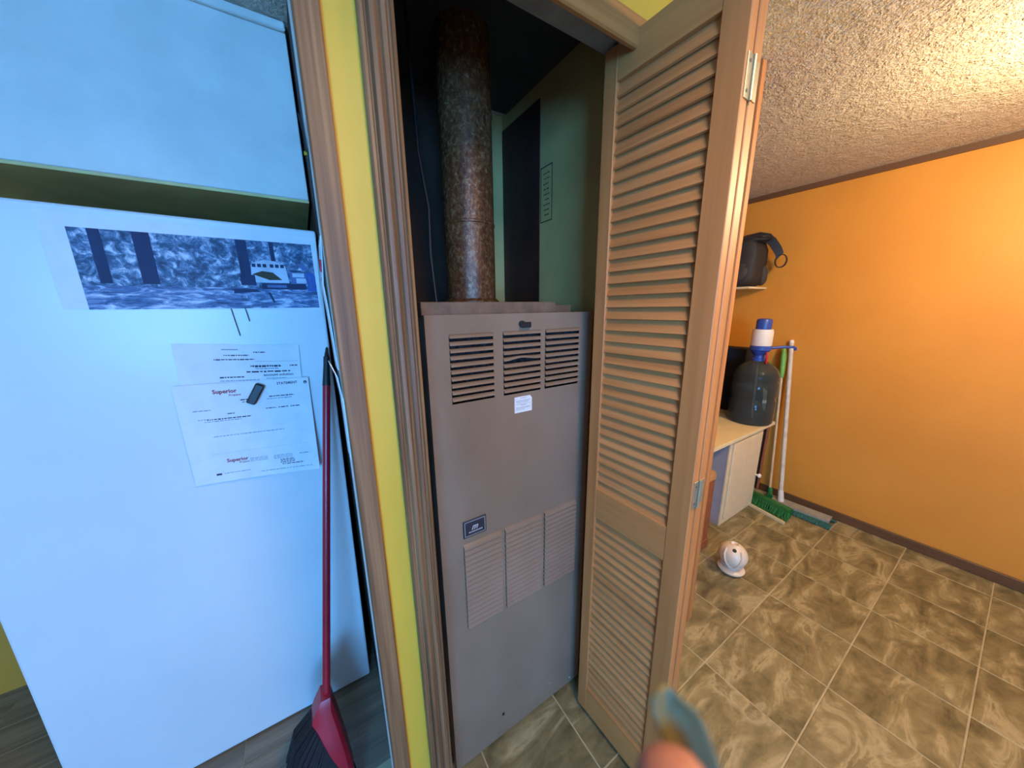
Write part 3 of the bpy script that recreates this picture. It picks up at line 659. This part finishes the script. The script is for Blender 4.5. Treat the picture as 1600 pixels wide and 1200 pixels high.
# water bottle
BX, BY, BZ = 2.625, .983, .639
wb = tag(empty('water_bottle', (BX, BY, BZ)), 'large clear smoky water jug standing on the cream counter', 'bottle')
def ring(prof, n=48): return MB().lathe(prof, (BX, BY, BZ), n, cap=False)
outer = [(.002, .004), (.095, .004), (.122, .0), (.132, .012), (.134, .05), (.134, .16), (.128, .17), (.128, .185), (.134, .195), (.135, .285), (.129, .295), (.129, .305), (.134, .315), (.130, .345), (.112, .385), (.080, .415), (.044, .435), (.029, .445), (.027, .475)]
inner = [(max(.001, r-.0028), z+(.003 if z < .02 else 0)) for r, z in outer[::-1]]
build('jug', ring(outer+inner), 'bottle', wb, smooth=True)
build('label_strip', MB().add([(BX-.128*math.cos(a)*1.0, BY-.128*math.sin(a), BZ+z) for a, z in ((.75, .27), (.98, .25), (1.02, .11), (.86, .13))], [(0, 1, 2, 3)]), 'label_white', wb)
pu = tag(empty('bottle_pump', (BX, BY, BZ+.44)), 'blue and white hand pump with a long spout on the water jug', 'pump')
build('neck_clamp', ring([(.0, .437), (.040, .437), (.040, .452), (.034, .456), (.032, .475), (.036, .478), (.050, .500), (.0, .500)], 32), 'blue_plastic', pu, smooth=True)
build('collar', ring([(.0, .5005), (.050, .5005), (.061, .512), (.061, .535), (.056, .540), (.0, .540)], 32), 'blue_plastic', pu, smooth=True)
build('bellows_sleeve', ring([(.0, .5405), (.058, .5405), (.060, .548), (.060, .630), (.056, .650), (.0, .650)], 32), 'label_white', pu, smooth=True)
build('push_cap', ring([(.0, .6505), (.044, .6505), (.044, .705), (.040, .716), (.028, .721), (.0, .722)], 32), 'blue_plastic', pu, smooth=True)
s0 = Vector((BX+.05, BY-.03, BZ+.520)); s1 = Vector((2.760, .845, BZ+.532))
build('spout', MB().tube([s0, s0.lerp(s1, .5)+Vector((0, 0, .004)), s1, s1+Vector((.006, -.008, -.006)), s1+Vector((.008, -.010, -.022))], [.010, .009, .0085, .009, .008], 12), 'blue_plastic', pu, smooth=True)
build('dip_tube', MB().tube([(BX, BY, BZ+.43), (BX+.004, BY-.004, BZ+.25), (BX+.01, BY-.01, BZ+.03)], .006, 8), 'label_white', pu, smooth=True)
tagr = build('red_clip', MB().tube([(BX-.030, BY-.055, BZ+.500), (BX-.040, BY-.060, BZ+.470), (BX-.036, BY-.058, BZ+.435), (BX-.022, BY-.055, BZ+.420)], .007, 8), 'red', pu, smooth=True)

# black bags behind the jug
def pillow(c, hx, hy, hz, seed, ex=2.6, n=18, m_=12, amp=.05):
    rnd = random.Random(seed); mb = MB(); vs = []; fs = []
    ph = [rnd.uniform(0, 6.28) for _ in range(6)]
    def sg(v, e): return math.copysign(abs(v)**(2/e), v)
    for j in range(m_+1):
        la = -math.pi/2+math.pi*j/m_
        for i in range(n):
            lo = 2*math.pi*i/n
            x = sg(math.cos(la), ex)*sg(math.cos(lo), ex); y = sg(math.cos(la), ex)*sg(math.sin(lo), ex); z = sg(math.sin(la), ex)
            k_ = 1+amp*math.sin(5*x+ph[0]+3*z)+amp*.8*math.sin(7*z+ph[1]+4*y)+amp*.5*math.sin(11*y+ph[2]+6*x)
            vs.append((c[0]+hx*x*k_, c[1]+hy*y*k_, c[2]+hz*(z if z < 0 else z*k_)))
    for j in range(m_):
        for i in range(n): fs.append((j*n+i, j*n+(i+1) % n, (j+1)*n+(i+1) % n, (j+1)*n+i))
    return mb.add(vs, fs)
bb = tag(empty('black_duffel', (2.50, 1.30, .639)), 'black bag on the counter behind the water jug', 'bag')
build('bag_body', pillow((2.54, 1.31, .639+.225), .19, .13, .22, 3), 'fabric_black', bb, smooth=True)
build('bag_flap', pillow((2.54, 1.29, 1.08), .15, .085, .05, 5), 'fabric_black', bb, smooth=True)
build('strap', MB().ribbon([(2.30, 1.17, .72), (2.29, 1.15, .85), (2.31, 1.155, .97), (2.36, 1.18, 1.05)], (.012, 0, 0), .004), 'red', bb)
dc = tag(empty('black_case', (2.83, 1.15, 0)), 'tall black flat case standing in the gap right of the white cabinet', 'case')
build('case_body', MB().box(2.762, 2.908, .962, 1.12, .002, .955, c=.010).box(2.762, 2.908, 1.1205, 1.40, .002, 1.13, c=.010), 'fabric_black', dc)
build('case_handle', MB().tube([(2.80, .963, .80), (2.80, .952, .80), (2.80, .952, .88), (2.80, .963, .88)], .006, 8), 'black', dc, smooth=True)

# wall shelf + bag
shf = tag(empty('wall_shelf', (2.82, 1.45, 1.57)), 'small cream shelf on the orange wall under the black bag', 'shelf')
build('shelf_board', MB().box(2.66, XR-.0005, 1.118, 1.72, 1.562, 1.576, c=.0015), 'cream', shf)
build('bracket', MB().prism([(XR-.0008, 1.5615), (2.76, 1.5615), (XR-.0008, 1.45)], 'y', 1.50, 1.512), 'cream', shf)
bg = tag(empty('shoulder_bag', (2.80, 1.28, 1.577)), 'soft black shoulder bag with drooping strap on the wall shelf', 'bag')
build('bag_body', pillow((2.795, 1.30, 1.577+.158), .118, .185, .160, 11, ex=5, amp=.035), 'bag', bg, smooth=True)
build('front_pocket', pillow((2.765, 1.22, 1.577+.095), .095, .085, .085, 12, ex=3.0, amp=.04), 'bag_panel', bg, smooth=True)
build('bag_top', pillow((2.80, 1.25, 1.577+.318), .10, .17, .035, 15, ex=2.4, amp=.05), 'strap', bg, smooth=True)
build('side_gusset', pillow((2.862, 1.135, 1.577+.080), .030, .035, .07, 16, ex=2.2, amp=.03), 'bag_panel', bg, smooth=True)
sw = (.004, -.016, .021)
build('strap', MB().ribbon([(2.76, 1.32, 1.893), (2.77, 1.25, 1.915), (2.79, 1.17, 1.925), (2.80, 1.11, 1.905), (2.81, 1.075, 1.865), (2.82, 1.045, 1.815), (2.83, 1.03, 1.775)], sw, .012), 'strap', bg, smooth=True)
lpz = [Vector((2.832, 1.022+.033*math.cos(a), 1.742+.042*math.sin(a))) for a in [R(95+i*350/18) for i in range(19)]]
build('strap_loop', MB().ribbon(lpz, (.012, .002, 0), .006), 'strap', bg, smooth=True)

# mops
gm = tag(empty('dust_broom', (2.60, .79, 0)), 'green broom with pale thin pole leaning on the orange wall', 'broom')
b0 = Vector((2.79, .84, .075)); b1 = Vector((2.893, .938, 1.165))
build('pole', MB().tube([b0, b0.lerp(b1, .80)], .0085, 10), 'pole_tan', gm, smooth=True)
build('grip', MB().tube([b0.lerp(b1, .79), b0.lerp(b1, .83), b0.lerp(b1, .93), b1], [.012, .016, .018, .008], 12), 'green_light', gm, smooth=True)
hd = MB(); ax0 = Vector((2.71, .945)); ax1 = Vector((2.66, .665))
def slab(mb, a, b, hw, z0, z1, mat=None):
    d = (b-a).normalized(); nn = Vector((-d.y, d.x))*hw; ps = [a-nn, b-nn, b+nn, a+nn]
    return mb.prism([(q.x, q.y) for q in ps], 'z', z0, z1, mat)
build('broom_head', slab(MB(), ax0, ax1, .022, .055, .078).tube([(2.735, .82, .075), (2.785, .836, .085), (2.79, .84, .12)], [.02, .016, .013], 10), 'green_plastic', gm, smooth=True)
bm2 = MB(); rnd = random.Random(4)
for i in range(60):
    for j in range(5):
        u = (i+.5)/60; a = ax0.lerp(ax1, u); off = (j/4-.5)
        px = a.x+off*.036; py = a.y
        bm2.tube([(px, py, .056), (px+off*.02-.004, py+rnd.uniform(-.006, .006), .028), (px+off*.045-.01+rnd.uniform(-.004, .004), py+rnd.uniform(-.01, .01), .001)], [.0028, .0028, .0018], 4, cap=False)
q = build('bristles', bm2, 'green_plastic', gm); q['kind'] = 'stuff'
build('squeegee_strip', slab(MB(), Vector((2.628, .925)), Vector((2.568, .665)), .006, .001, .02), 'cream', gm)
mp = tag(empty('flat_mop', (2.80, .74, 0)), 'grey flat mop with thick white pole at the right, by the baseboard', 'mop')
m0 = Vector((2.805, .775, .06)); m1 = Vector((2.905, .905, 1.185))
build('pole', MB().tube([m0, m1], .0135, 12), 'pole_white', mp, smooth=True)
build('pole_cap', MB().tube([m1, m1+(m1-m0).normalized()*.02], [.0155, .011], 12), 'label_white', mp, smooth=True)
build('swivel_joint', MB().tube([(2.80, .77, .040), (2.805, .775, .075), (2.812, .783, .12)], [.020, .018, .016], 12), 'label_white', mp, smooth=True)
build('mop_plate', slab(MB(), Vector((2.80, .96)), Vector((2.82, .50)), .045, .026, .042), 'mop_grey', mp)
fm = MB(); rnd = random.Random(9)
for i in range(90):
    u = i/89; y = .98-.50*u
    for s_ in (-1, 1):
        fm.tube([(2.81+s_*.035, y, .026), (2.81+s_*.058, y+rnd.uniform(-.006, .006), .018), (2.81+s_*(.066+rnd.uniform(0, .008)), y, .004)], [.005, .0055, .004], 5)
q = build('mop_fringe', fm, 'teal_bristle', mp); q['kind'] = 'stuff'; q['label'] = 'teal fringe of the mop pad'
sk = build('spare_pole', MB().tube([(2.835, .935, .004), (2.862, .942, .4), (2.892, .948, .84)], .009, 10), 'bin', smooth=True)
tag(centre(sk), 'dim brown pole standing in the dark gap behind the green broom', 'pole')

# ================================================================== HAND NEAR THE LENS
def K(r, d, f): return EYE+cx_*r+cd_*d+cf_*f
J = []; E_ = []; RD = []
def node(p, r, par=None):
    J.append(K(*p)); RD.append(r)
    if par is not None: E_.append((par, len(J)-1))
    return len(J)-1
elbow = node((.24, .50, -.12), .040); fore = node((.17, .38, .0), .036, elbow); wrist = node((.115, .275, .100), .026, fore); palm = node((.098, .225, .092), .030, wrist)
kn = [(.066, .178, .086), (.086, .182, .092), (.106, .190, .094), (.124, .200, .090)]
pipj = [(.052, .140, .080), (.082, .135, .082), (.110, .145, .080), (.132, .165, .074)]
dipj = [(.042, .112, .073), (.074, .118, .060), (.104, .128, .056), (.128, .150, .054)]
tips = [(.0318, .0785, .067), (.078, .128, .046), (.108, .140, .044), (.130, .160, .045)]
rr = [(.0092, .0094, .0086, .0098), (.0092, .0086, .008, .007), (.009, .0082, .0076, .0068), (.008, .0072, .0066, .0058)]
for a in range(4):
    q = node(kn[a], .0135, palm); q = node(pipj[a], rr[a][0]+.0004, q); q = node(dipj[a], rr[a][1], q); node(tips[a], rr[a][3], q)
q = node((.074, .222, .074), .015, palm); q = node((.058, .200, .056), .0105, q); node((.050, .176, .046), .0085, q)
me = bpy.data.meshes.new('person'); me.from_pydata([tuple(p) for p in J], E_, []); me.materials.append(M['skin'])
hnd = bpy.data.objects.new('person', me); C.objects.link(hnd)
sk_ = hnd.modifiers.new('skin', 'SKIN'); ss = hnd.modifiers.new('sub', 'SUBSURF'); ss.levels = 2; ss.render_levels = 2
for i, sv in enumerate(me.skin_vertices[0].data): sv.radius = (RD[i], RD[i])
me.skin_vertices[0].data[0].use_root = True
sk_.use_smooth_shade = True
tag(hnd, "blurred pink fingertip of the person taking the photo, at the bottom edge", 'person')
# nail of the index finger, beyond the tip, long and painted
nl = MB(); vs = []; fs = []
for i in range(9):
    v = i/8
    for j in range(9):
        u = j/8*2-1
        w = .0066*(1-.0*v) if v < .75 else .0066*math.sqrt(max(0.02, 1-((v-.75)/.27)**2))
        a = Vector((.0445, .094, .0755)).lerp(Vector((.0360, .0705, .0745)), v)
        vs.append(K(a.x+u*w*.96, a.y+u*w*.25, a.z+.0022*(1-u*u)))
for i in range(8):
    for j in range(8): q = i*9+j; fs.append((q, q+1, q+10, q+9))
nl.add(vs, fs); o = build('fingernail', nl, 'nail', hnd, smooth=True); o['label'] = 'grey-green fingernail'
sm_ = o.modifiers.new('thick', 'SOLIDIFY'); sm_.thickness = .0006
